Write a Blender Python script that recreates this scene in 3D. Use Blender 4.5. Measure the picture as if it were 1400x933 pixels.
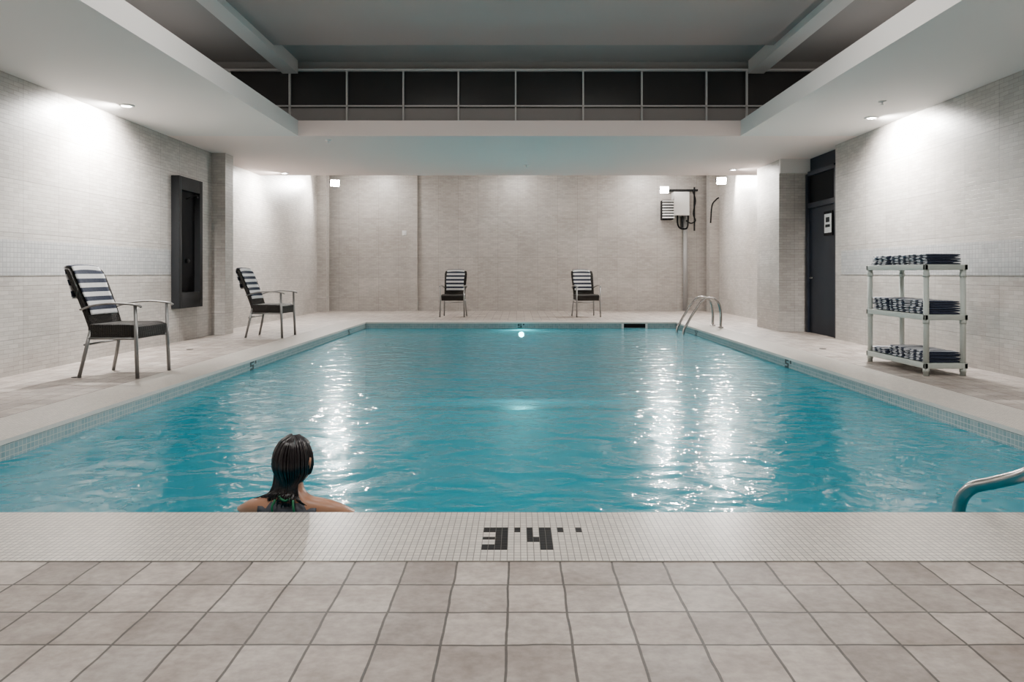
import bpy, bmesh, math, random
from mathutils import Vector, Matrix
random.seed(7)
D=bpy.data; C=bpy.context
for o in list(D.objects): D.objects.remove(o)
col=C.scene.collection

# ------------------------------------------------------------ helpers
def new_mat(name,color=(.5,.5,.5),rough=.5,metal=0.0,spec=None):
    m=D.materials.new(name); m.use_nodes=True
    b=m.node_tree.nodes['Principled BSDF']
    b.inputs['Base Color'].default_value=(*color,1)
    b.inputs['Roughness'].default_value=rough
    b.inputs['Metallic'].default_value=metal
    if spec is not None: b.inputs['Specular IOR Level'].default_value=spec
    return m
def noise_mat(name,c1,c2,scale=8,rough=.5,metal=0,bump=0.0,stretch=(1,1,1),spec=None):
    m=new_mat(name,c1,rough,metal,spec); nt=m.node_tree; N=nt.nodes; L=nt.links
    b=N['Principled BSDF']; tc=N.new('ShaderNodeTexCoord'); mp=N.new('ShaderNodeMapping')
    mp.inputs['Scale'].default_value=stretch
    no=N.new('ShaderNodeTexNoise'); no.inputs['Scale'].default_value=scale; no.inputs['Detail'].default_value=5
    cr=N.new('ShaderNodeMixRGB'); cr.inputs[1].default_value=(*c1,1); cr.inputs[2].default_value=(*c2,1)
    L.new(tc.outputs['Object'],mp.inputs[0]); L.new(mp.outputs[0],no.inputs['Vector'])
    L.new(no.outputs['Fac'],cr.inputs[0]); L.new(cr.outputs[0],b.inputs['Base Color'])
    if bump:
        bp=N.new('ShaderNodeBump'); bp.inputs['Strength'].default_value=bump; bp.inputs['Distance'].default_value=.01
        L.new(no.outputs['Fac'],bp.inputs['Height']); L.new(bp.outputs[0],b.inputs['Normal'])
    return m
def emit_mat(name,color,strength):
    m=D.materials.new(name); m.use_nodes=True; nt=m.node_tree; nt.nodes.clear()
    e=nt.nodes.new('ShaderNodeEmission'); e.inputs[0].default_value=(*color,1); e.inputs[1].default_value=strength
    o=nt.nodes.new('ShaderNodeOutputMaterial'); nt.links.new(e.outputs[0],o.inputs[0]); return m
def brick_mat(name,axes,w,h,mortar,c1,c2,cm,offset=0.0,org=(0,0),rough=.5,bump=.3,bdist=.002,
              nscale=(1,1),ncol=None,namt=.3,bias=0.0,warp=0.0,msmooth=.1,fine=None,grid=None,tint=None):
    """procedural tile material laid out in metres on the given two axes"""
    m=new_mat(name,c1,rough); nt=m.node_tree; N=nt.nodes; L=nt.links; b=N['Principled BSDF']
    tc=N.new('ShaderNodeTexCoord'); sp=N.new('ShaderNodeSeparateXYZ'); cb=N.new('ShaderNodeCombineXYZ')
    L.new(tc.outputs['Object'],sp.inputs[0])
    a={'X':0,'Y':1,'Z':2}
    L.new(sp.outputs[a[axes[0]]],cb.inputs[0]); L.new(sp.outputs[a[axes[1]]],cb.inputs[1])
    mp=N.new('ShaderNodeVectorMath'); mp.operation='SUBTRACT'; mp.inputs[1].default_value=(org[0]-400*w,org[1]-400*h,0)
    L.new(cb.outputs[0],mp.inputs[0]); vec=mp.outputs[0]
    if warp:
        n0=N.new('ShaderNodeTexNoise'); n0.inputs['Scale'].default_value=5; n0.inputs['Detail'].default_value=3
        L.new(cb.outputs[0],n0.inputs['Vector'])
        s0=N.new('ShaderNodeVectorMath'); s0.operation='SUBTRACT'; s0.inputs[1].default_value=(.5,.5,.5)
        L.new(n0.outputs['Color'],s0.inputs[0])
        s1=N.new('ShaderNodeVectorMath'); s1.operation='SCALE'; s1.inputs['Scale'].default_value=warp
        L.new(s0.outputs[0],s1.inputs[0])
        s2=N.new('ShaderNodeVectorMath'); s2.operation='ADD'
        L.new(vec,s2.inputs[0]); L.new(s1.outputs[0],s2.inputs[1]); vec=s2.outputs[0]
    br=N.new('ShaderNodeTexBrick'); br.offset=offset; br.offset_frequency=2; br.squash=1
    br.inputs['Scale'].default_value=1; br.inputs['Brick Width'].default_value=w; br.inputs['Row Height'].default_value=h
    br.inputs['Mortar Size'].default_value=mortar; br.inputs['Mortar Smooth'].default_value=msmooth
    br.inputs['Bias'].default_value=bias
    br.inputs['Color1'].default_value=(*c1,1); br.inputs['Color2'].default_value=(*c2,1); br.inputs['Mortar'].default_value=(*cm,1)
    L.new(vec,br.inputs['Vector'])
    out=br.outputs['Color']
    def mult(out,scale,col_,amt,det,lo=.35,hi=.7):
        mn=N.new('ShaderNodeMapping'); mn.inputs['Scale'].default_value=(scale[0],scale[1],1)
        L.new(cb.outputs[0],mn.inputs[0])
        no=N.new('ShaderNodeTexNoise'); no.inputs['Scale'].default_value=1; no.inputs['Detail'].default_value=det; no.inputs['Roughness'].default_value=.6
        L.new(mn.outputs[0],no.inputs['Vector'])
        rp=N.new('ShaderNodeMapRange'); rp.inputs[1].default_value=lo; rp.inputs[2].default_value=hi
        rp.inputs[3].default_value=0; rp.inputs[4].default_value=amt
        L.new(no.outputs['Fac'],rp.inputs[0])
        mx=N.new('ShaderNodeMixRGB'); mx.blend_type='MULTIPLY'; mx.inputs[2].default_value=(*col_,1)
        L.new(rp.outputs[0],mx.inputs[0]); L.new(out,mx.inputs[1]); return mx.outputs[0]
    if ncol: out=mult(out,nscale,ncol,namt,6)
    if fine: out=mult(out,fine[:2],(.45,.43,.42),fine[2],3,.35,.65)
    if tint:
        sh=N.new('ShaderNodeVectorMath'); sh.operation='ADD'; sh.inputs[1].default_value=(37*w,53*h,0); L.new(vec,sh.inputs[0])
        b3=N.new('ShaderNodeTexBrick'); b3.offset=offset; b3.squash=1
        b3.inputs['Scale'].default_value=1; b3.inputs['Brick Width'].default_value=w; b3.inputs['Row Height'].default_value=h; b3.inputs['Mortar Size'].default_value=0
        b3.inputs['Color1'].default_value=(1,1,1,1); b3.inputs['Color2'].default_value=(*tint,1)
        L.new(sh.outputs[0],b3.inputs['Vector'])
        mx=N.new('ShaderNodeMixRGB'); mx.blend_type='MULTIPLY'; mx.inputs[0].default_value=1
        L.new(out,mx.inputs[1]); L.new(b3.outputs['Color'],mx.inputs[2]); out=mx.outputs[0]
    if grid:
        b2=N.new('ShaderNodeTexBrick'); b2.offset=grid[4] if len(grid)>4 else 0; b2.squash=1
        b2.inputs['Scale'].default_value=1; b2.inputs['Brick Width'].default_value=grid[0]; b2.inputs['Row Height'].default_value=grid[1]
        b2.inputs['Mortar Size'].default_value=grid[2]
        g=grid[3]; b2.inputs['Color1'].default_value=(1,1,1,1); b2.inputs['Color2'].default_value=(.90,.90,.90,1); b2.inputs['Mortar'].default_value=(g,g,g,1)
        L.new(vec,b2.inputs['Vector'])
        mx=N.new('ShaderNodeMixRGB'); mx.blend_type='MULTIPLY'; mx.inputs[0].default_value=1
        L.new(out,mx.inputs[1]); L.new(b2.outputs['Color'],mx.inputs[2]); out=mx.outputs[0]
    L.new(out,b.inputs['Base Color'])
    bp=N.new('ShaderNodeBump'); bp.invert=True; bp.inputs['Strength'].default_value=bump; bp.inputs['Distance'].default_value=bdist
    L.new(br.outputs['Fac'],bp.inputs['Height']); L.new(bp.outputs[0],b.inputs['Normal'])
    return m
def empty(name,loc=(0,0,0),rot=0):
    e=D.objects.new(name,None); e.empty_display_size=.2; e.location=loc; e.rotation_euler=(0,0,rot); col.objects.link(e); return e
def mesh_obj(name,verts,faces,mats,parent=None,smooth=False,fm=None):
    me=D.meshes.new(name); me.from_pydata([tuple(v) for v in verts],[],faces); me.update()
    if not isinstance(mats,(list,tuple)): mats=[mats]
    for m in mats: me.materials.append(m)
    if fm:
        for i,p in enumerate(me.polygons): p.material_index=fm[i]
    if smooth:
        for p in me.polygons: p.use_smooth=True
    o=D.objects.new(name,me); col.objects.link(o)
    if parent: o.parent=parent
    return o
def boxes(name,lst,mats,parent=None,bevel=0,fm=None):
    v=[];f=[];mi=[]
    for k,(x0,x1,y0,y1,z0,z1) in enumerate(lst):
        b=len(v)
        v+=[(x0,y0,z0),(x1,y0,z0),(x1,y1,z0),(x0,y1,z0),(x0,y0,z1),(x1,y0,z1),(x1,y1,z1),(x0,y1,z1)]
        f+=[tuple(b+i for i in q) for q in [(3,2,1,0),(4,5,6,7),(0,1,5,4),(1,2,6,5),(2,3,7,6),(3,0,4,7)]]
        mi+=[(fm[k] if fm else 0)]*6
    o=mesh_obj(name,v,f,mats,parent,fm=mi)
    if bevel:
        md=o.modifiers.new('bevel','BEVEL'); md.width=bevel; md.segments=3; md.limit_method='ANGLE'
        for p in o.data.polygons: p.use_smooth=True
    return o
def wallbox(name,lst):
    o=boxes(name,lst,[W_XZ,W_YZ])
    for p in o.data.polygons: p.material_index=1 if abs(p.normal.x)>.5 else 0
    return o
def catmull(pts,n=6):
    P=[Vector(p) for p in pts]; out=[]
    if len(P)<3: return P
    Q=[2*P[0]-P[1]]+P+[2*P[-1]-P[-2]]
    for i in range(1,len(Q)-2):
        for k in range(n):
            t=k/n; a,b,c,d=Q[i-1],Q[i],Q[i+1],Q[i+2]
            out.append(.5*((2*b)+(c-a)*t+(2*a-5*b+4*c-d)*t*t+(3*b-a-3*c+d)*t**3))
    out.append(P[-1]); return out
def sweep_geo(pts,r,seg=10,flat=1.0):
    P=[Vector(p) for p in pts]; n=len(P); v=[];f=[]
    rs=r if isinstance(r,(list,tuple)) else [r]*n
    up=None
    for i in range(n):
        t=(P[min(i+1,n-1)]-P[max(i-1,0)]).normalized()
        if up is None:
            up=Vector((0,0,1)) if abs(t.z)<.9 else Vector((0,1,0))
        s=t.cross(up); 
        if s.length<1e-4: s=t.cross(Vector((1,0,0)))
        s.normalize(); u=s.cross(t).normalized(); up=u
        for k in range(seg):
            a=2*math.pi*k/seg
            v.append(P[i]+s*math.cos(a)*rs[i]+u*math.sin(a)*rs[i]*flat)
    for i in range(n-1):
        for k in range(seg):
            f.append((i*seg+k,i*seg+(k+1)%seg,(i+1)*seg+(k+1)%seg,(i+1)*seg+k))
    f.append(tuple(range(seg-1,-1,-1))); f.append(tuple((n-1)*seg+k for k in range(seg)))
    return v,f
def tube(name,pts,r,mat,parent=None,smooth=0,seg=12,flat=1.0):
    if smooth: pts=catmull(pts,smooth)
    v,f=sweep_geo(pts,r,seg,flat)
    return mesh_obj(name,v,f,mat,parent,smooth=True)
def tubes(name,lst,mat,parent=None,smooth=0,seg=8):
    V=[];F=[]
    for pts,r in lst:
        if smooth: pts=catmull(pts,smooth)
        if isinstance(r,(list,tuple)) and len(r)==2:
            n=len(pts); r=[r[0]+(r[1]-r[0])*i/(n-1) for i in range(n)]
        v,f=sweep_geo(pts,r,seg); b=len(V); V+=v; F+=[tuple(i+b for i in q) for q in f]
    return mesh_obj(name,V,F,mat,parent,smooth=True)
def lathe(name,prof,mat,parent=None,seg=28,loc=(0,0,0)):
    v=[];f=[];n=len(prof)
    for r,z in prof:
        for k in range(seg):
            a=2*math.pi*k/seg; v.append((loc[0]+r*math.cos(a),loc[1]+r*math.sin(a),loc[2]+z))
    for i in range(n-1):
        for k in range(seg):
            f.append((i*seg+k,i*seg+(k+1)%seg,(i+1)*seg+(k+1)%seg,(i+1)*seg+k))
    f.append(tuple(range(seg-1,-1,-1))); f.append(tuple((n-1)*seg+k for k in range(seg)))
    return mesh_obj(name,v,f,mat,parent,smooth=True)

# ------------------------------------------------------------ dimensions
PX0,PX1,PY0,PY1=-3.53,3.66,3.26,15.80
CW=.545; T=.02725
WZ=-.14
S=.203
ZC=3.36; ZF=3.61; ZU=4.74
OY=11.03
# ------------------------------------------------------------ materials
wc1=(.545,.52,.49); wc2=(.45,.425,.40); wm=(.34,.32,.30)
def wallmat(ax): return brick_mat('wall_tile_'+ax,ax,.15,.05,.0024,wc1,wc2,wm,offset=.5,rough=.40,bump=.5,bdist=.003,
        nscale=(.6,.8),ncol=(.78,.75,.73),namt=.8,fine=(7,60,.26),grid=(.60,.60,.005,.72))
W_YZ=wallmat('YZ'); W_XZ=wallmat('XZ')
WBAND=brick_mat('wall_mosaic_band','YZ',.055,.055,.004,(.46,.46,.46),(.36,.37,.375),(.28,.28,.28),rough=.3,bump=.5,bdist=.002,nscale=(2,2),ncol=(.8,.8,.82),namt=.6)
PAVE=brick_mat('deck_paver','XY',S,S,.005,(.58,.525,.475),(.40,.36,.33),(.095,.086,.077),org=(-.035,2.716),rough=.5,bump=.6,bdist=.004,
        nscale=(4.2,4.6),ncol=(.55,.51,.49),namt=.85,warp=.016,msmooth=.35,fine=(26,34,.45),tint=(.78,.75,.74))
MOS=brick_mat('coping_mosaic','XY',T,T,.0020,(.64,.60,.54),(.52,.49,.45),(.19,.175,.16),org=(-.152,3.26),rough=.3,bump=.5,bdist=.0015,
        nscale=(1.5,1.5),ncol=(.85,.83,.82),namt=.6)
NOSE=noise_mat('coping_nosing',(.60,.58,.54),(.5,.49,.46),30,.3)
MOSD=new_mat('mosaic_black',(.005,.005,.006),.4,spec=.25)
def bandmat(ax): return brick_mat('waterline_mosaic_'+ax,ax,T*1.5,T*1.5,.003,(.24,.32,.33),(.15,.25,.27),(.40,.43,.42),org=(.001,.001),rough=.2,bump=.4,bdist=.0015)
B_YZ=bandmat('YZ'); B_XZ=bandmat('XZ')
PLAST=noise_mat('pool_plaster',(.0,.38,.47),(.01,.44,.52),2,.6)
STRIPE=new_mat('pool_floor_tile_dark',(.0,.008,.015),.4)
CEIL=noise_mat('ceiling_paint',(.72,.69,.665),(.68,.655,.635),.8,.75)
CEILW=noise_mat('ceiling_bounce_offset',(.80,.68,.64),(.76,.65,.61),.8,.75)  # warm tint put into the soffit colour to offset teal light off the water
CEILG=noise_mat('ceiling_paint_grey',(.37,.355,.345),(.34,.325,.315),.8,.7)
CEILT=noise_mat('ceiling_tray_bounce_offset',(.48,.37,.34),(.44,.34,.315),.8,.7)  # reddened so the teal bounce from the pool reads neutral on the tray
WHITE=new_mat('white_enamel',(.70,.70,.69),.4)
GLASSD=new_mat('dark_glass',(.035,.034,.034),.3)
STEEL=noise_mat('brushed_steel',(.40,.39,.38),(.30,.29,.28),30,.25,1.0)
ALU=noise_mat('satin_aluminium',(.27,.27,.265),(.22,.22,.22),20,.35,.8)
DGREY=noise_mat('anthracite_panel',(.014,.015,.017),(.010,.011,.012),6,.6,spec=.2)
BLACK=new_mat('matte_black',(.004,.004,.005),.7,spec=.12)
NAVYD=noise_mat('door_paint_navy',(.009,.013,.023),(.007,.010,.018),3,.5,spec=.3)
PLASTIC=noise_mat('rack_plastic',(.44,.48,.45),(.38,.42,.39),5,.45)
TW=noise_mat('towel_white',(.70,.70,.70),(.6,.6,.62),60,.95,bump=.5)
TN=noise_mat('towel_navy',(.018,.023,.045),(.026,.034,.058),60,.95,bump=.5)

def wicker():
    m=new_mat('black_wicker',(.02,.018,.018),.6,spec=.25); nt=m.node_tree; N=nt.nodes; L=nt.links; b=N['Principled BSDF']
    tc=N.new('ShaderNodeTexCoord'); 
    w1=N.new('ShaderNodeTexWave'); w1.bands_direction='X'; w1.inputs['Scale'].default_value=14
    w2=N.new('ShaderNodeTexWave'); w2.bands_direction='Z'; w2.inputs['Scale'].default_value=20
    w3=N.new('ShaderNodeTexWave'); w3.bands_direction='Y'; w3.inputs['Scale'].default_value=14
    for w in (w1,w2,w3): L.new(tc.outputs['Object'],w.inputs['Vector'])
    a=N.new('ShaderNodeMath'); a.operation='MULTIPLY'; L.new(w1.outputs['Fac'],a.inputs[0]); L.new(w2.outputs['Fac'],a.inputs[1])
    a2=N.new('ShaderNodeMath'); a2.operation='ADD'; L.new(a.outputs[0],a2.inputs[0])
    a3=N.new('ShaderNodeMath'); a3.operation='MULTIPLY'; L.new(w3.outputs['Fac'],a3.inputs[0]); a3.inputs[1].default_value=.5
    L.new(a3.outputs[0],a2.inputs[1])
    cr=N.new('ShaderNodeMixRGB'); cr.inputs[1].default_value=(.003,.003,.003,1); cr.inputs[2].default_value=(.034,.029,.025,1)
    L.new(a2.outputs[0],cr.inputs[0]); L.new(cr.outputs[0],b.inputs['Base Color'])
    bp=N.new('ShaderNodeBump'); bp.inputs['Strength'].default_value=1; bp.inputs['Distance'].default_value=.008
    L.new(a2.outputs[0],bp.inputs['Height']); L.new(bp.outputs[0],b.inputs['Normal'])
    return m
WICK=wicker()

def water_mat():
    m=D.materials.new('pool_water'); m.use_nodes=True; nt=m.node_tree; N=nt.nodes; L=nt.links; N.clear()
    out=N.new('ShaderNodeOutputMaterial'); tc=N.new('ShaderNodeTexCoord')
    def nz(sx,sy,det,scale,dist=0):
        mp=N.new('ShaderNodeMapping'); mp.inputs['Scale'].default_value=(sx,sy,1); L.new(tc.outputs['Object'],mp.inputs[0])
        n=N.new('ShaderNodeTexNoise'); n.inputs['Scale'].default_value=scale; n.inputs['Detail'].default_value=det
        n.inputs['Distortion'].default_value=dist; n.inputs['Roughness'].default_value=.45
        L.new(mp.outputs[0],n.inputs['Vector']); return n.outputs['Fac']
    def bump(a,b,k,dist):
        q=N.new('ShaderNodeMath'); q.operation='MULTIPLY_ADD'; q.inputs[1].default_value=k
        L.new(b,q.inputs[0]); L.new(a,q.inputs[2])
        bp=N.new('ShaderNodeBump'); bp.inputs['Strength'].default_value=1; bp.inputs['Distance'].default_value=dist
        L.new(q.outputs[0],bp.inputs['Height']); return bp.outputs[0]
    n1=nz(1,1.3,1.5,2.4,.7); n2=nz(1,1.2,2.0,6.5,1.0)
    sharp=bump(n1,n2,.30,.040); soft=bump(n1,n2,.10,.010)
    g1=N.new('ShaderNodeBsdfGlossy'); g1.inputs['Roughness'].default_value=.025; L.new(sharp,g1.inputs['Normal'])
    g2=N.new('ShaderNodeBsdfGlossy'); g2.inputs['Roughness'].default_value=.22; L.new(soft,g2.inputs['Normal'])
    g1.inputs['Color'].default_value=(1,1,1,1); g2.inputs['Color'].default_value=(.7,.9,.95,1)
    gl=N.new('ShaderNodeMixShader'); gl.inputs[0].default_value=.38
    L.new(g1.outputs[0],gl.inputs[1]); L.new(g2.outputs[0],gl.inputs[2])
    tr=N.new('ShaderNodeBsdfTransparent'); tr.inputs[0].default_value=(.12,.80,.88,1)
    df=N.new('ShaderNodeBsdfDiffuse'); df.inputs[0].default_value=(.0,.28,.37,1)
    tl=N.new('ShaderNodeBsdfTranslucent'); tl.inputs[0].default_value=(.03,.75,.85,1)
    m0=N.new('ShaderNodeMixShader'); m0.inputs[0].default_value=.2
    L.new(df.outputs[0],m0.inputs[1]); L.new(tl.outputs[0],m0.inputs[2])
    mx=N.new('ShaderNodeMixShader'); mx.inputs[0].default_value=.60
    L.new(tr.outputs[0],mx.inputs[1]); L.new(m0.outputs[0],mx.inputs[2])
    fr=N.new('ShaderNodeFresnel'); fr.inputs['IOR'].default_value=1.33; L.new(sharp,fr.inputs['Normal'])
    fm=N.new('ShaderNodeMath'); fm.operation='MULTIPLY'; fm.inputs[1].default_value=.75; L.new(fr.outputs[0],fm.inputs[0])
    ms=N.new('ShaderNodeMixShader'); L.new(fm.outputs[0],ms.inputs[0]); L.new(mx.outputs[0],ms.inputs[1]); L.new(gl.outputs[0],ms.inputs[2])
    L.new(ms.outputs[0],out.inputs[0]); return m
WATER=water_mat()

# ------------------------------------------------------------ room shell
ox0,ox1,oy0,oy1=PX0-CW,PX1+CW,PY0-CW,PY1+CW
boxes('floor',[(-6.3,6.3,-2.5,oy0,-.2,0),(-6.3,6.3,oy1,20.9,-.2,0),(-6.3,ox0,oy0,oy1,-.2,0),(ox1,6.3,oy0,oy1,-.2,0)],PAVE)
N_=.006
cp=boxes('pool_coping',[(ox0,ox1,oy0,PY0+N_,-.03,.003),(ox0,ox1,PY1-N_,oy1,-.03,.003),(ox0,PX0+N_,PY0+N_,PY1-N_,-.03,.003),(PX1-N_,ox1,PY0+N_,PY1-N_,-.03,.003)],[MOS,NOSE])
for p in cp.data.polygons:
    if abs(p.normal.z)<.5: p.material_index=1
ZB0,ZB1=-1.20,-1.75
pv=[];pf=[];pm=[]
def addq(vs,mi):
    b=len(pv); pv.extend(vs); pf.append((b,b+1,b+2,b+3)); pm.append(mi)
for (x0,y0,x1,y1,ax) in [(PX0,PY0,PX0,PY1,0),(PX0,PY1,PX1,PY1,1),(PX1,PY1,PX1,PY0,0),(PX1,PY0,PX0,PY0,1)]:
    addq([(x0,y0,-.33),(x1,y1,-.33),(x1,y1,-.03),(x0,y0,-.03)],ax)
    addq([(x0,y0,-1.9),(x1,y1,-1.9),(x1,y1,-.33),(x0,y0,-.33)],2)
addq([(PX0,PY0,ZB0),(PX1,PY0,ZB0),(PX1,12,ZB0),(PX0,12,ZB0)],2)
addq([(PX0,12,ZB0),(PX1,12,ZB0),(PX1,PY1,ZB1),(PX0,PY1,ZB1)],2)
mesh_obj('pool_basin',pv,pf,[B_YZ,B_XZ,PLAST],fm=pm)
boxes('pool_floor_line',[(PX0+1.4,PX1-1.4,11.65,11.95,ZB0,ZB0+.006)],STRIPE)
mesh_obj('pool_water',[(PX0,PY0,WZ),(PX1,PY0,WZ),(PX1,PY1,WZ),(PX0,PY1,WZ)],[(0,1,2,3)],WATER)
sk=empty('pool_skimmer')
boxes('mouth',[(2.45,2.95,PY1-.012,PY1-.002,-.125,-.035)],BLACK,sk)
boxes('surround',[(2.40,2.45,PY1-.02,PY1,-.16,-.031),(2.95,3.0,PY1-.02,PY1,-.16,-.031)],WHITE,sk)

YE=20.6
wallbox('wall_left',[(-5.95,-5.65,-2.5,12.6,0,ZU)])
wallbox('wall_left_far',[(-6.15,-5.85,12.6,YE,0,ZU)])
wallbox('trim_pilaster_left',[(-5.95,-5.40,12.6,12.95,0,3.36)])
wallbox('trim_pilaster_corner',[(-5.87,-5.58,19.9,20.2,0,4.3)])
wallbox('wall_back',[(-6.15,6.3,YE,YE+.3,0,ZU)])
wallbox('trim_pilaster_back',[(-3.27,-3.02,YE-.10,YE,0,4.3)])
wallbox('wall_right',[(5.5,5.9,-2.5,11.82,0,ZU)])
boxes('trim_mosaic_left',[(-5.652,-5.645,-2.5,11.1,1.12,1.52)],WBAND)
boxes('trim_mosaic_right',[(5.495,5.502,-2.5,11.6,1.12,1.52)],WBAND)
boxes('wall_right_alcove',[(5.68,6.1,11.82,13.33,0,ZU)],NAVYD)
wallbox('wall_right_pillar',[(5.1,6.2,13.33,14.55,0,3.36)])
wallbox('wall_right_far',[(5.9,6.2,14.55,YE,0,ZU)])
wallbox('trim_pilaster_right',[(5.62,5.9,20.0,20.35,0,4.3)])
wallbox('wall_front',[(-6.3,6.3,-2.8,-2.5,0,ZU)])
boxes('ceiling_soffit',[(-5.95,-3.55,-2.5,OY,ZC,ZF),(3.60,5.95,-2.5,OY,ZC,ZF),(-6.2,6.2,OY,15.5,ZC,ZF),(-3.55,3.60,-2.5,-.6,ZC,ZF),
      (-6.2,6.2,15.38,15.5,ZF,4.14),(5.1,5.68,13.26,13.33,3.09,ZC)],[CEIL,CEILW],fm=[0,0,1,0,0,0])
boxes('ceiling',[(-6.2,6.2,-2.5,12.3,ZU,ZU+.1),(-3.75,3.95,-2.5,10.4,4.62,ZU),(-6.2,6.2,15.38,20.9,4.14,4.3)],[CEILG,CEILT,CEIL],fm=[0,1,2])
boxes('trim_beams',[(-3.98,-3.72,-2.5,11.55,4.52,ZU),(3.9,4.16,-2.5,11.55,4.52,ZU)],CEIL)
wn=empty('window_1')
boxes('glass',[(-5.6,5.5,11.66,11.70,3.9,4.60)],GLASSD,wn)
boxes('spandrel',[(-5.6,5.5,11.62,11.70,3.6,3.95)],CEILG,wn)
boxes('head_rail',[(-5.6,5.5,11.54,11.62,4.57,4.605)],WHITE,wn,bevel=.006)
boxes('sill_rail',[(-5.6,5.5,11.55,11.61,3.965,3.985)],WHITE,wn)
px=[-4.886,-3.867,-2.897,-1.94,-1.007,-.037,1.107,2.1,3.195,3.88]
boxes('mullions',[(x-.013,x+.013,11.55,11.60,3.6,4.58) for x in px],WHITE,wn)
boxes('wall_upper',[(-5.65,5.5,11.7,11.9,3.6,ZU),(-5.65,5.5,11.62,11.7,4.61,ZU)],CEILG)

dr=empty('door_1')
boxes('leaf',[(5.62,5.665,12.05,13.15,0,2.38)],NAVYD,dr,bevel=.005)
boxes('frame',[(5.58,5.68,11.93,12.05,0,3.05),(5.58,5.68,13.15,13.25,0,3.05),(5.58,5.68,12.05,13.15,2.38,2.48),(5.58,5.68,12.05,13.15,3.0,3.09)],NAVYD,dr,bevel=.005)
boxes('transom',[(5.63,5.66,12.05,13.15,2.48,3.0)],BLACK,dr)
tube('handle',[(5.60,13.0,1.05),(5.56,13.0,1.05),(5.56,12.88,1.05)],.012,STEEL,dr)
sg=empty('framed_notice')
boxes('frame',[(5.585,5.60,12.12,12.46,1.82,2.26)],BLACK,sg)
boxes('paper',[(5.578,5.586,12.155,12.425,1.87,2.21)],WHITE,sg)
boxes('print',[(5.574,5.579,12.20,12.38,1.97,2.02),(5.574,5.579,12.22,12.36,2.06,2.15)],DGREY,sg)

# ------------------------------------------------------------ depth markings (mosaic)
G3=["1111","1111","0011","0011","1111","0011","0011","1111","1111"]
G4=["1011","1011","1011","1011","1111","1111","0011","0011","0011"]
def glyph_boxes(rows,c0,r0=7):
    out=[]; g=.0008
    for r,row in enumerate(rows):
        for c,ch in enumerate(row):
            if ch=='1':
                x=-.152+(c0+c)*T; y=3.26-(r0+r+1)*T
                out.append((x+g,x+T-g,y+g,y+T-g,.003,.0045))
    return out
boxes('depth_marking',glyph_boxes(G3,0)+glyph_boxes(["1","1"],5)+glyph_boxes(G4,7)+glyph_boxes(["1","1"],12)+glyph_boxes(["1","1"],15),MOSD)
G5=["11101","10001","11100","00100","11100"]
def side_mark(x,y,sgn,name='depth_marking'):
    out=[]; t=.022; g=.0006
    for r,row in enumerate(G5):
        for c,ch in enumerate(row):
            if ch=='1':
                yy=y+sgn*c*t*1.9; z=-.031-r*t
                out.append((x-.003,x+.003,min(yy,yy+sgn*t*1.9)+g,max(yy,yy+sgn*t*1.9)-g,z-t+g,z-g))
    boxes(name,out,MOSD)
side_mark(PX0,9.0,1); side_mark(PX1,9.35,-1); side_mark(PX0,14.2,1); side_mark(PX1,14.1,-1)
out=[]
for r,row in enumerate(G5):
    for c,ch in enumerate(row):
        if ch=='1': out.append((.0+c*.030,.029+c*.030,PY1-.003,PY1+.003,-.031-(r+1)*.020,-.032-r*.020))
boxes('depth_marking',out,MOSD)

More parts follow.
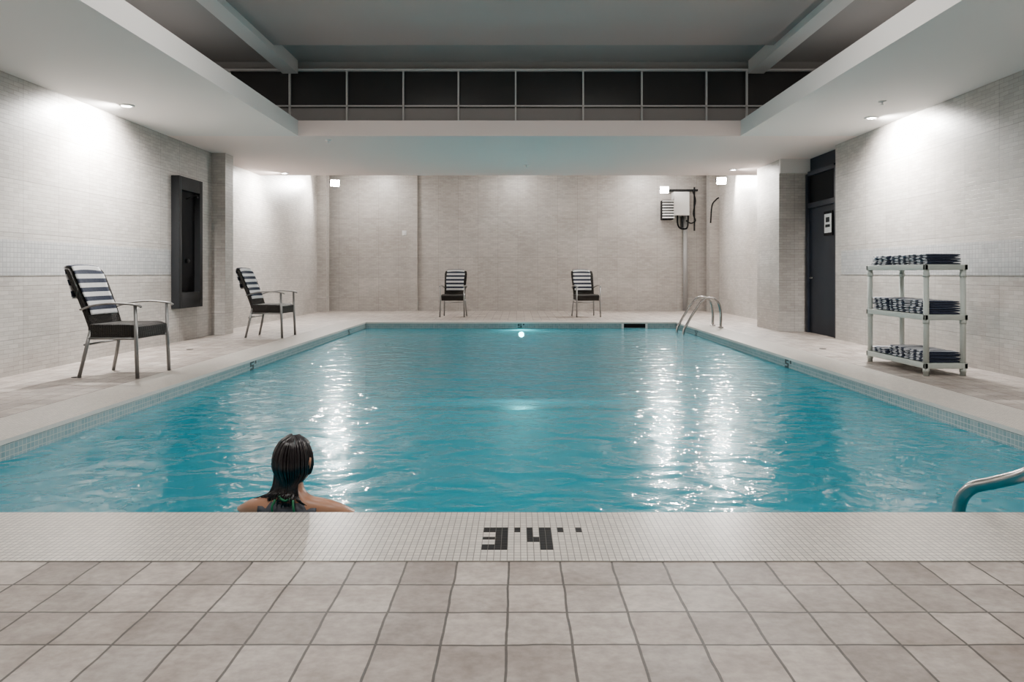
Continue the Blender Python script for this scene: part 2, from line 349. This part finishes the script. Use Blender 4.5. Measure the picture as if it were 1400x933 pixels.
# ------------------------------------------------------------ chairs
def chair(loc,rot,toff=0.0,sc=(1,1,1)):
    e=empty('patio_armchair',loc,rot); e.scale=sc
    for i,s in enumerate((-1,1)):
        tube('front_leg_%d'%(i+1),[(s*.315,-.30,0),(s*.31,-.285,.40),(s*.31,-.275,.79)],[.019,.019,.017],ALU,e,seg=12)
        tube('rear_leg_%d'%(i+1),[(s*.30,.30,0),(s*.285,.24,.30),(s*.27,.20,.52)],.018,ALU,e,seg=12)
        tube('armrest_%d'%(i+1),[(s*.31,-.34,.775),(s*.315,-.28,.80),(s*.325,-.05,.815),(s*.315,.15,.79),(s*.29,.285,.745)],.024,ALU,e,smooth=5,seg=12,flat=.5)
        tube('side_rail_%d'%(i+1),[(s*.30,-.28,.43),(s*.28,.22,.43)],.014,ALU,e)
    tube('cross_rail',[(-.29,.25,.36),(.29,.25,.36)],.012,ALU,e)
    nx,ny=12,10; V=[];F=[]
    def tp(i,j):
        u=i/nx*2-1; w=j/ny*2-1
        x=u*.29; y=-.29+ (w+1)/2*.51
        z=.585-.02*(1-u*u)*(1-w*w)-.03*max(0,abs(w)**8 if w<0 else 0)
        return (x,y,z)
    for j in range(ny+1):
        for i in range(nx+1): V.append(tp(i,j))
    n=len(V)
    for j in range(ny+1):
        for i in range(nx+1):
            x,y,z=tp(i,j); V.append((x*.97,y if j else y+.01,.425))
    idx=lambda i,j,b=0:b+j*(nx+1)+i
    for j in range(ny):
        for i in range(nx):
            F.append((idx(i,j),idx(i+1,j),idx(i+1,j+1),idx(i,j+1)))
            F.append((idx(i,j+1,n),idx(i+1,j+1,n),idx(i+1,j,n),idx(i,j,n)))
    for i in range(nx):
        F.append((idx(i+1,0),idx(i,0),idx(i,0,n),idx(i+1,0,n))); F.append((idx(i,ny),idx(i+1,ny),idx(i+1,ny,n),idx(i,ny,n)))
    for j in range(ny):
        F.append((idx(0,j),idx(0,j+1),idx(0,j+1,n),idx(0,j,n))); F.append((idx(nx,j+1),idx(nx,j),idx(nx,j,n),idx(nx,j+1,n)))
    o=mesh_obj('seat',V,F,WICK,e,smooth=True); md=o.modifiers.new('b','BEVEL'); md.width=.012; md.segments=2; md.limit_method='ANGLE'
    def bk(u,t,off):
        w=.275+.03*t-.02*max(0,t-.85)/.15
        x=u*w; y=.20+.20*t+.05*t*t+.04*(u*u)*-1+.03+off; z=.50+.71*t-.02*(u*u)*(t>.95)
        return (x,y,z)
    nu,nt_=12,14; V=[];F=[]
    for k,off in enumerate((-.022,.022)):
        for j in range(nt_+1):
            for i in range(nu+1): V.append(bk(i/nu*2-1,j/nt_,off))
    n=(nu+1)*(nt_+1); ix=lambda i,j,b:b*n+j*(nu+1)+i
    for j in range(nt_):
        for i in range(nu):
            F.append((ix(i,j,0),ix(i+1,j,0),ix(i+1,j+1,0),ix(i,j+1,0))); F.append((ix(i,j+1,1),ix(i+1,j+1,1),ix(i+1,j,1),ix(i,j,1)))
    for i in range(nu):
        F.append((ix(i,nt_,0),ix(i+1,nt_,0),ix(i+1,nt_,1),ix(i,nt_,1))); F.append((ix(i+1,0,0),ix(i,0,0),ix(i,0,1),ix(i+1,0,1)))
    for j in range(nt_):
        F.append((ix(0,j+1,0),ix(0,j+1,1),ix(0,j,1),ix(0,j,0))); F.append((ix(nu,j,0),ix(nu,j,1),ix(nu,j+1,1),ix(nu,j+1,0)))
    o=mesh_obj('backrest',V,F,WICK,e,smooth=True); md=o.modifiers.new('b','BEVEL'); md.width=.012; md.segments=2; md.limit_method='ANGLE'
    prof=[]
    N1=32
    for k in range(N1+1):
        t=.25+(1.0-.25)*k/N1; prof.append((t,-.038,0))
    for k in range(1,6):
        a=math.pi*k/6; prof.append((1.0,-.038*math.cos(a),.022*math.sin(a)))
    for k in range(18):
        t=1-.50*k/17; prof.append((t,.038+.003*k,0))
    V=[];F=[];fm=[]; nu=14
    for j,(t,off,dz) in enumerate(prof):
        for i in range(nu+1):
            u=(i/nu*2-1)*.80+toff
            x,y,z=bk(u,t,off)
            wv=.006*math.sin(i*1.2+j*.12)*(.3 if .9<t else 1)
            V.append((x+.006*math.sin(j*.3),y-abs(wv)*(1 if off<0 else -1),z+dz+.006))
    for j in range(len(prof)-1):
        for i in range(nu):
            F.append((j*(nu+1)+i,j*(nu+1)+i+1,(j+1)*(nu+1)+i+1,(j+1)*(nu+1)+i)); fm.append((j//3)%2)
    o=mesh_obj('striped_towel',V,F,[TW,TN],e,smooth=True,fm=fm)
    md=o.modifiers.new('s','SOLIDIFY'); md.thickness=.010; md.offset=0
    return e
chair((-4.45,7.74,0),math.radians(88),0,(1,1.10,1))
chair((-4.46,12.32,0),math.radians(88),0,(1,1.1,1))
chair((-1.68,17.9,0),math.radians(-3),-.02)
chair((1.78,17.9,0),math.radians(9),-.06)

# ------------------------------------------------------------ shower panel
sp=empty('shower_panel')
X=-5.65
boxes('frame',[(X,X+.13,11.12,11.22,.56,2.74),(X,X+.13,11.86,11.96,.56,2.74),(X,X+.13,11.22,11.86,2.52,2.74),(X,X+.13,11.22,11.86,.56,.82),(X,X+.02,11.22,11.86,.82,2.52)],DGREY,sp,bevel=.004)
boxes('niche',[(X+.02,X+.03,11.22,11.86,.82,2.52)],BLACK,sp)
tube('shower_arm',[(X+.03,11.58,2.40),(X+.18,11.58,2.46),(X+.22,11.58,2.42)],.012,DGREY,sp,smooth=4)
o=lathe('valve',[(.001,0),(.04,0),(.04,.03),(.02,.05),(.001,.05)],DGREY,sp,seg=16); o.location=(X+.03,11.58,1.35); o.rotation_euler=(0,math.radians(90),0)

# ------------------------------------------------------------ towel rack
rk=empty('towel_rack')
rx0,rx1,ry0,ry1=4.52,5.0,7.58,8.86
def shelf(n,z):
    boxes('shelf_%d'%n,[(rx0,rx1,ry0,ry0+.04,z-.05,z+.012),(rx0,rx1,ry1-.04,ry1,z-.05,z+.012),(rx0,rx0+.04,ry0,ry1,z-.05,z+.012),(rx1-.04,rx1,ry0,ry1,z-.05,z+.012),(rx0+.01,rx1-.01,ry0+.01,ry1-.01,z-.03,z)],PLASTIC,rk,bevel=.006)
for n,z in enumerate((.13,.67,1.23)): shelf(n+1,z)
for k,(x,y) in enumerate(((rx0+.035,ry0+.035),(rx1-.035,ry0+.035),(rx0+.035,ry1-.035),(rx1-.035,ry1-.035))):
    tube('post_%d'%(k+1),[(x,y,0),(x,y,1.2)],.03,PLASTIC,rk,seg=16)
    for z in (.13,.67,1.19):
        tube('collar_%d'%(k+1),[(x,y,z-.09),(x,y,z-.04)],.035,PLASTIC,rk,seg=16)
def stripe_mat():
    m=new_mat('towel_striped',(.7,.7,.7),.95); nt=m.node_tree; N=nt.nodes; L=nt.links; b=N['Principled BSDF']
    tc=N.new('ShaderNodeTexCoord'); w=N.new('ShaderNodeTexWave'); w.bands_direction='Y'; w.inputs['Scale'].default_value=2.6
    w.inputs['Distortion'].default_value=.8; w.inputs['Detail'].default_value=1
    r=N.new('ShaderNodeValToRGB'); r.color_ramp.interpolation='CONSTANT'
    r.color_ramp.elements[0].color=(.02,.028,.055,1); r.color_ramp.elements[1].position=.48; r.color_ramp.elements[1].color=(.55,.57,.61,1)
    L.new(tc.outputs['Object'],w.inputs['Vector']); L.new(w.outputs['Fac'],r.inputs[0]); L.new(r.outputs[0],b.inputs['Base Color'])
    return m
STR=stripe_mat()
def folded(n,x0,x1,y0,y1,z,h):
    layers=3; V=[];F=[]; lh=h/layers; cx,cy=(x0+x1)/2,(y0+y1)/2
    for l in range(layers):
        ins=random.uniform(0,.02); zz=z+l*lh; ny=10; b=len(V)
        hx=(x1-x0)/2-ins; hy=(y1-y0)/2-random.uniform(0,.02)
        for j in range(ny+1):
            y=-hy+2*hy*j/ny
            sc=.82 if j in (0,ny) else 1
            for k in range(20):
                a=2*math.pi*k/20; ca,sa=math.cos(a),math.sin(a)
                xx=hx*math.copysign(abs(ca)**.35,ca)*(.99 if j in(0,ny) else 1); z2=lh*.5*math.copysign(abs(sa)**.7,sa)*sc
                V.append((cx+xx+.004*math.sin(j*1.3+l),cy+y,zz+lh*.5+z2+.004*math.sin(j+l*2+n)*math.cos(a)))
        for j in range(ny):
            for k in range(20): F.append((b+j*20+k,b+j*20+(k+1)%20,b+(j+1)*20+(k+1)%20,b+(j+1)*20+k))
        F.append(tuple(b+k for k in range(19,-1,-1))); F.append(tuple(b+ny*20+k for k in range(20)))
    mesh_obj('folded_towel_%d'%n,V,F,STR,rk,smooth=True)
n=0
for z,hs in ((.142,(.065,.06)),(.682,(.08,.075)),(1.242,(.06,.06))):
    segs=[(ry0+.03,ry0+.42),(ry0+.44,ry0+.83),(ry0+.86,ry1-.03)]
    for si,(a,b) in enumerate(segs):
        zz=z
        for li,h in enumerate(hs if si!=2 or z>.2 else hs[:1]):
            folded(n,rx0+.03+random.uniform(0,.03),rx1-.05,a,b,zz,h); zz+=h; n+=1

# ------------------------------------------------------------ ladders
ld=empty('pool_ladder')
for i,y in enumerate((14.2,14.78)):
    tube('rail_%d'%(i+1),[(4.22,y,.003),(4.22,y,.30),(4.17,y,.52),(4.02,y,.62),(3.86,y,.58),(3.70,y,.38),(3.52,y,.08),(3.44,y,-.15),(3.43,y,-.9)],.027,STEEL,ld,smooth=6,seg=14)
    lathe('flange_%d'%(i+1),[(.06,0),(.06,.012),(.035,.025)],STEEL,ld,loc=(4.22,y,.003))
for i,z in enumerate((-.3,-.6,-.85)):
    boxes('tread_%d'%(i+1),[(3.37,3.5,14.2,14.78,z,z+.03)],STEEL,ld,bevel=.005)
gr=empty('pool_handrail')
tube('rail',[(2.30,3.56,-1.19),(2.30,3.56,-.35),(2.30,3.56,-.08),(2.32,3.50,.04),(2.36,3.38,.11),(2.40,3.22,.20),(2.42,3.0,.36),(2.42,2.75,.5),(2.42,2.55,.45),(2.42,2.45,.2),(2.42,2.45,.0)],.031,STEEL,gr,smooth=6,seg=18)
lathe('flange',[(.065,0),(.065,.012),(.04,.03)],STEEL,gr,loc=(2.42,2.45,.001))

# ------------------------------------------------------------ lights / fixtures
WARM=(1,.96,.91)
BULB=emit_mat('lamp_lens',WARM,260)
BULBH=emit_mat('floodlight_lens',WARM,420)
def spot(name,loc,target,power,size=150,blend=.9,rad=.06,color=WARM):
    l=D.lights.new(name,'SPOT'); l.energy=power; l.spot_size=math.radians(size); l.spot_blend=blend; l.shadow_soft_size=rad; l.color=color
    o=D.objects.new(name,l); o.location=loc
    d=Vector(target)-Vector(loc); o.rotation_euler=d.to_track_quat('-Z','Y').to_euler(); col.objects.link(o); return o
def downlight(x,y,z,power,target,size=150,lens=BULB,r=.07):
    e=empty('downlight',(0,0,0))
    lathe('trim_ring',[(r*.75,0),(r*1.25,0),(r*1.25,-.012),(r*.8,-.02),(r*.75,0)],WHITE,e,loc=(x,y,z),seg=24)
    lathe('lens',[(0.001,-.006),(r*.74,-.006),(r*.74,-.010),(0.001,-.010)],lens,e,loc=(x,y,z),seg=24)
    s=spot('lamp',(x,y,z-.05),target,power,size); s.parent=e
for (x,y,p) in ((-5.15,9.0,1750),(-5.2,4.6,250),(-5.2,1.0,170),(-5.15,15.1,800)):  # the two nearest the camera are unseen, added for general fill
    downlight(x,y,ZC,p,(x-.75,y,2.45),150)
for (x,y,p) in ((5.02,9.7,1600),(5.05,4.6,250),(5.05,1.0,170),(4.6,14.6,400)):  # likewise, the two near-end ones are out of view, added as fill
    downlight(x,y,ZC,p,(x+.75,y,2.45),150)
def floodlight(x,y,z,tx,ty,tz,power):
    e=empty('floodlight',(x,y,z)); d=(Vector((tx,ty,tz))-Vector((x,y,z))).normalized()
    e.rotation_euler=d.to_track_quat('-Z','Y').to_euler()
    boxes('housing',[(-.13,.13,-.10,.10,.0,.10)],WHITE,e,bevel=.01)
    boxes('lens',[(-.115,.115,-.085,.085,-.006,.0)],BULBH,e)
    boxes('yoke',[(-.15,-.135,-.02,.02,-.0,.2),(.135,.15,-.02,.02,0,.2),(-.15,.15,-.02,.02,.19,.21)],DGREY,e)
    l=D.lights.new('flood','AREA'); l.energy=power; l.size=.22; l.shape='SQUARE'; l.color=WARM; o=D.objects.new('flood',l); o.location=(0,0,-.02); o.parent=e; col.objects.link(o)
floodlight(-5.25,19.6,3.72,-1.5,8,0,220)
floodlight(4.25,19.8,3.55,2.0,8,0,200)
floodlight(5.55,18.6,3.65,3.5,8,0,220)
for x in (-4.2,0,3.8):
    e=empty('wall_washer')
    boxes('body',[(x-.3,x+.3,19.5,19.62,4.06,4.14)],WHITE,e,bevel=.008)
    l=D.lights.new('washer','AREA'); l.shape='RECTANGLE'; l.size=.55; l.size_y=.1; l.energy=60 if x else 38; l.color=WARM
    o=D.objects.new('washer',l); o.location=(x,19.56,4.05); o.rotation_euler=(math.radians(25),0,0); o.parent=e; col.objects.link(o)
LENSP=emit_mat('fill_panel_lens',WARM,3)
for i,(x,y) in enumerate(((-1.8,2.2),(1.8,2.2),(-1.8,6.2),(1.8,6.2))):
    e=empty('added_fill_panel')  # added out of view to light pool and foreground evenly
    boxes('frame',[(x-.62,x+.62,y-.62,y+.62,4.60,4.62)],WHITE,e)
    boxes('lens',[(x-.58,x+.58,y-.58,y+.58,4.592,4.60)],LENSP,e)
    l=D.lights.new('panel','AREA'); l.energy=98 if i<2 else 85; l.size=1.1; l.color=WARM; o=D.objects.new('panel',l); o.location=(x,y,4.57); o.parent=e; col.objects.link(o)
for i,x in enumerate((-4.9,4.85)):
    e=empty('added_uplight')  # invented strip hidden on the soffit top, brightens the dark upper ceiling
    boxes('trough',[(x-.05,x+.05,1,10.5,3.61,3.65)],WHITE,e)
    l=D.lights.new('fill_uplight','AREA'); l.shape='RECTANGLE'; l.size=.08; l.size_y=9; l.energy=24; l.color=(1,.95,.9)
    o=D.objects.new('fill_uplight',l); o.location=(x,5.75,3.66); o.rotation_euler=(math.pi,0,0); o.parent=e; col.objects.link(o)
ul=empty('underwater_light')
o=lathe('lens',[(.001,.0),(.06,.0),(.06,.01),(.001,.015)],emit_mat('underwater_lens',(.95,1,1),160),ul); o.rotation_euler=(math.radians(90),0,0); o.location=(.08,PY1-.005,-.28)
o=lathe('bezel',[(.06,.0),(.10,.0),(.10,.01),(.06,.02),(.06,0)],WHITE,ul); o.rotation_euler=(math.radians(90),0,0); o.location=(.08,PY1-.003,-.28)
s=spot('lamp',(.08,PY1-.22,-.36),(.08,10,-.1),300,175,.9,.06,(.85,1,1)); s.parent=ul

# ------------------------------------------------------------ wall equipment
eq=empty('wall_heater_unit')
boxes('cabinet',[(4.62,5.08,20.2,20.55,2.85,3.55)],WHITE,eq,bevel=.01)
boxes('grille_frame',[(4.28,4.60,20.15,20.5,2.72,3.30)],BLACK,eq,bevel=.01)
boxes('louvres',[(4.27,4.61,20.10,20.16,2.76+i*.08,2.80+i*.08) for i in range(7)],WHITE,eq)
boxes('bracket',[(4.3,5.4,20.45,20.6,3.6,3.65),(4.9,4.94,20.4,20.58,2.5,2.9),(5.25,5.29,20.35,20.4,2.4,3.7)],DGREY,eq)
tubes('conduit',[([(4.75,20.3,2.9),(4.75,20.3,2.62),(4.82,20.3,2.48),(5.0,20.3,2.46),(5.06,20.3,2.6),(5.06,20.3,3.0)],.025),
                 ([(5.2,20.3,3.6),(5.28,20.3,3.3),(5.22,20.3,2.9),(5.28,20.3,2.7),(5.15,20.3,2.62),(5.0,20.3,2.7)],.022),
                 ([(5.62,19.9,2.6),(5.66,19.9,3.1),(5.78,19.9,3.28),(5.86,19.9,3.34)],.022)],BLACK,eq,smooth=4)
tube('drain_pipe',[(5.03,20.5,0),(5.03,20.5,3.0)],.07,noise_mat('pipe_grey',(.36,.36,.36),(.3,.3,.3),3,.5),eq)
sw=empty('light_switch'); boxes('plate',[(-3.49,-3.36,YE-.012,YE,2.27,2.42)],WHITE,sw,bevel=.003); boxes('rocker',[(-3.445,-3.405,YE-.02,YE-.01,2.31,2.38)],WHITE,sw)
for (x,y) in ((.18,14.0),(-3.15,11.35),(4.7,8.8)):
    e=empty('sprinkler_head')
    lathe('rose',[(.001,0),(.05,0),(.05,-.01),(.015,-.02),(.012,-.04),(.03,-.045),(.03,-.05),(.001,-.05)],WHITE,e,loc=(x,y,ZC),seg=18)
for (x,y) in ((-4.85,7.5),(-4.9,10.2),(4.6,10.3)):
    lathe('floor_drain',[(.001,.001),(.05,.001),(.05,.004),(.001,.004)],DGREY,loc=(x,y,0),seg=18)

# ------------------------------------------------------------ swimmer
SKIN=noise_mat('skin',(.40,.195,.115),(.33,.155,.088),9,.38)
HAIR=noise_mat('wet_hair',(.005,.004,.005),(.014,.010,.012),40,.22)
SUIT=noise_mat('swimsuit_charcoal',(.03,.034,.045),(.05,.055,.07),40,.6)
GREEN=new_mat('strap_green',(.006,.13,.05),.5)
CX,CY=-1.205,3.64
sw=empty('swimmer',(CX,CY,.016),math.radians(-6))
bv=[];be=[];br=[]
def jv(p,rx,ry,par=None):
    bv.append(p); br.append((rx,ry)); i=len(bv)-1
    if par is not None: be.append((par,i))
    return i
pel=jv((0,.03,-.62),.13,.10); sp1=jv((0,0,-.46),.115,.09,pel); ch=jv((0,-.02,-.29),.13,.10,sp1); uc=jv((0,-.015,-.155),.125,.09,ch)
nb=jv((0,.0,-.055),.068,.062,uc); nk=jv((0,.015,.0),.054,.054,nb); nt2=jv((0,.03,.07),.048,.048,nk)
hands=[]
for s in (-1,1):
    a=jv((s*.11,-.01,-.108),.068,.064,uc); b=jv((s*.195,.0,-.125),.066,.064,a); c=jv((s*.265,.04,-.160),.052,.052,b)
    ex=.38 if s<0 else .31
    d=jv((s*ex,.14,-.22),.043,.043,c); e2=jv((s*(ex-.0),.27,-.24),.04,.036,d); f=jv((s*(ex-.03),.40,-.24),.028,.024,e2)
    g=jv((s*(ex-.035),.45,-.24),.036,.02,f); h=jv((s*(ex-.04),.485,-.24),.036,.017,g); hands.append((s,ex))
    hp=jv((s*.09,.05,-.70),.095,.09,pel); t1=jv((s*.11,.23,-.76),.08,.08,hp); kn=jv((s*.12,.42,-.80),.058,.058,t1)
    cf=jv((s*.12,.28,-.93),.056,.056,kn); an=jv((s*.12,.08,-1.10),.036,.036,cf); ft=jv((s*.125,.17,-1.15),.035,.028,an); to=jv((s*.13,.26,-1.165),.03,.02,ft)
me=D.meshes.new('body'); me.from_pydata(bv,be,[]); me.update()
body=D.objects.new('body',me); col.objects.link(body); body.parent=sw; me.materials.append(SKIN)
sm=body.modifiers.new('skin','SKIN'); sm.use_smooth_shade=True
for i,dv in enumerate(me.skin_vertices[0].data):
    dv.radius=br[i]; dv.use_root=(i==pel)
ss=body.modifiers.new('sub','SUBSURF'); ss.levels=2; ss.render_levels=2
for s,ex in hands:
    hx=s*(ex-.04)
    for k,(dx,L_) in enumerate(((-.030,.060),(-.010,.076),(.010,.072),(.029,.054))):
        x=hx+dx*-s; L_=L_*1.05
        tube('finger_%d'%(k+1),[(x*1.0,.475,-.24),(x+dx*-s*.15,.50+L_*.45,-.238),(x+dx*-s*.25,.50+L_*.75,-.246),(x+dx*-s*.3,.50+L_,-.258)],[.011,.010,.009,.006],SKIN,sw,seg=10)
    tube('thumb',[(hx-s*.02,.44,-.242),(hx-s*.052,.465,-.246),(hx-s*.068,.495,-.25),(hx-s*.07,.52,-.255)],[.014,.012,.010,.007],SKIN,sw,seg=10)
hd=empty('head_pivot',(0,.035,.116),math.radians(-14)); hd.parent=sw; hd.scale=(1.14,1.05,1.02)
bm=bmesh.new(); bmesh.ops.create_uvsphere(bm,u_segments=48,v_segments=32,radius=1)
for v in bm.verts:
    x,y,z=v.co
    jaw=max(0,-z)
    X_=x*.080*(1-.25*jaw*jaw); Y_=y*.102; Z_=z*.128
    if z<0 and y<0: Y_*= (1-.35*jaw)
    if y>0:
        g=math.exp(-((x/.14)**2))*math.exp(-(((z+.18)/.20)**2)); Y_+=.024*g
        for sx in (-1,1):
            g=math.exp(-(((x-sx*.36)/.17)**2))*math.exp(-(((z-.03)/.12)**2)); Y_-=.012*g
        Y_+=.005*math.exp(-(((z-.2)/.1)**2))*math.exp(-((x/.5)**2))
        Y_+=.010*math.exp(-((x/.24)**2))*math.exp(-(((z+.50)/.07)**2))
        Y_-=.004*math.exp(-((x/.25)**2))*math.exp(-(((z+.515)/.02)**2))
        Y_+=.012*math.exp(-((x/.3)**2))*math.exp(-(((z+.82)/.15)**2))
    v.co=(X_,Y_,Z_)
me=D.meshes.new('head'); bm.to_mesh(me); bm.free(); me.materials.append(SKIN)
for p in me.polygons: p.use_smooth=True
head=D.objects.new('head',me); col.objects.link(head); head.parent=hd
EYE=new_mat('eye_white',(.8,.8,.78),.2); LIP=new_mat('lips',(.36,.10,.08),.4)
for i,sx in enumerate((-1,1)):
    bm=bmesh.new(); bmesh.ops.create_uvsphere(bm,u_segments=16,v_segments=12,radius=.0125); m_=D.meshes.new('eye'); bm.to_mesh(m_); bm.free(); m_.materials.append(EYE)
    o=D.objects.new('eye_%d'%(i+1),m_); o.location=(sx*.029,.082,.004); o.parent=hd; col.objects.link(o)
    bm=bmesh.new(); bmesh.ops.create_uvsphere(bm,u_segments=12,v_segments=8,radius=.006); m_=D.meshes.new('iris'); bm.to_mesh(m_); bm.free(); m_.materials.append(BLACK)
    o=D.objects.new('iris_%d'%(i+1),m_); o.location=(sx*.029,.0905,.004); o.parent=hd; col.objects.link(o)
    tubes('ear_%d'%(i+1),[([(sx*.074,.012,-.032),(sx*.084,-.004,-.024),(sx*.094,-.014,.004),(sx*.092,-.008,.026),(sx*.080,.008,.028),(sx*.075,.014,.010)],.0065),([(sx*.072,.006,-.018),(sx*.084,-.004,-.002),(sx*.078,.0,.018)],.010)],SKIN,hd,smooth=5)
    tubes('eyebrow_%d'%(i+1),[([(sx*.015,.096,.028),(sx*.03,.094,.034),(sx*.045,.085,.028)],.0028)],HAIR,hd,smooth=5,seg=6)
tube('lips',[(-.022,.088,-.064),(-.008,.100,-.062),(.008,.100,-.062),(.022,.088,-.064)],[.002]+[.0045]*14+[.002],LIP,hd,smooth=5,seg=8)
bm=bmesh.new(); bmesh.ops.create_uvsphere(bm,u_segments=64,v_segments=40,radius=1)
dele=[]
for f in bm.faces:
    c=f.calc_center_median()
    if (c.y>.28 and c.z<.62) or (c.z<-.1 and c.y>-.15) or c.z<-.72: dele.append(f)
bmesh.ops.delete(bm,geom=dele,context='FACES')
for v in bm.verts:
    x,y,z=v.co; ang=math.atan2(x,-y)
    rp=1+.010*math.sin(ang*26+z*3)
    k=1 if z>0 else 1-.22*z*z
    v.co=(x*.089*rp*k,y*.112*rp*(1 if not(z<0 and y<0) else 1-.3*z*z),z*.139)
me=D.meshes.new('hair_cap'); bm.to_mesh(me); bm.free(); me.materials.append(HAIR)
for p in me.polygons: p.use_smooth=True
o=D.objects.new('hair_cap',me); col.objects.link(o); o.parent=hd
md=o.modifiers.new('s','SOLIDIFY'); md.thickness=.008
lst=[]
for k in range(130):
    phi=math.radians(random.uniform(-100,100)); pts=[]
    sp_=random.uniform(.95,1.04)
    for th in (12,40,68,94,114):
        t=math.radians(th); kk=1 if th<90 else 1-.35*(math.cos(t)**2)
        pts.append((math.sin(t)*math.sin(phi)*.092*sp_*kk,-math.sin(t)*math.cos(phi)*.115*sp_*kk,math.cos(t)*.142*sp_))
    ex=math.sin(phi)*.066; l_=random.uniform(-.15,-.205)
    if abs(math.degrees(phi))<80:
        pts.append((ex*.95,-.066-.018*math.cos(phi),-.10)); pts.append((ex*.9-.002,-.078-.012*math.cos(phi),-.135)); pts.append((ex*1.1-.005+random.uniform(-.012,.012),-.105-.008*math.cos(phi),l_))
    lst.append((pts,(.0055,.0018)))
tubes('wet_hair_strands',lst,HAIR,hd,smooth=5,seg=6)
lst=[]
for k in range(9):
    q=random.uniform(-.009,.009)
    lst.append(([(-.066+q,-.055,-.05),(-.062+q,-.07,-.10),(-.072+q*1.5,-.08,-.145),(-.10+q*2-.015*random.random(),-.09,-.168),(-.135-.04*random.random(),-.08,-.190)],(.0045,.0016)))
for k in range(5):
    q=random.uniform(-.007,.007)
    lst.append(([(.066+q,-.055,-.05),(.062+q,-.07,-.10),(.070+q*1.5,-.08,-.145),(.09+q*2,-.09,-.168),(.105+.02*random.random(),-.08,-.190)],(.004,.0015)))
tubes('loose_lock',lst,HAIR,hd,smooth=5,seg=6)
C.view_layer.update()
dg=C.evaluated_depsgraph_get(); ev=body.evaluated_get(dg); em=ev.to_mesh()
def suit_part(name,test,mat,off):
    vmap={};V=[];F=[]
    for p in em.polygons:
        if test(p.center,p.normal):
            q=[]
            for i in p.vertices:
                if i not in vmap:
                    vmap[i]=len(V); vv=em.vertices[i]; V.append(vv.co+vv.normal*off)
                q.append(vmap[i])
            F.append(tuple(q))
    if F:
        o=mesh_obj(name,V,F,mat,sw,smooth=True); md=o.modifiers.new('s','SOLIDIFY'); md.thickness=.004
suit_part('swimsuit',lambda c,n: abs(c.x)<.15 and -.76<c.z<(-.092 if c.y<0 else -.2) and c.y<.14,SUIT,.004)
ev.to_mesh_clear()
tubes('halter_straps',[([(-.05,.06,-.20),(-.066,.03,-.07),(-.05,-.05,-.04),(0,-.085,-.055),(.05,-.05,-.04),(.066,.03,-.07),(.05,.06,-.20)],.006),
   ([(-.05,-.088,-.05),(-.06,-.105,-.08),(-.06,-.10,-.12)],.006),([(.045,-.088,-.05),(.056,-.105,-.085),(.06,-.10,-.12)],.006)],GREEN,sw,smooth=5)

# ------------------------------------------------------------ world + camera
w=D.worlds.new('world'); C.scene.world=w; w.use_nodes=True
w.node_tree.nodes['Background'].inputs[0].default_value=(.8,.85,.9,1); w.node_tree.nodes['Background'].inputs[1].default_value=.3
cam=D.cameras.new('camera'); co=D.objects.new('camera',cam); col.objects.link(co)
co.location=(0,0,1.15); co.rotation_euler=(math.radians(90),0,0)
cam.sensor_width=36; cam.lens=24; cam.shift_x=-.0057; cam.shift_y=-.0668; cam.clip_end=100
C.scene.camera=co
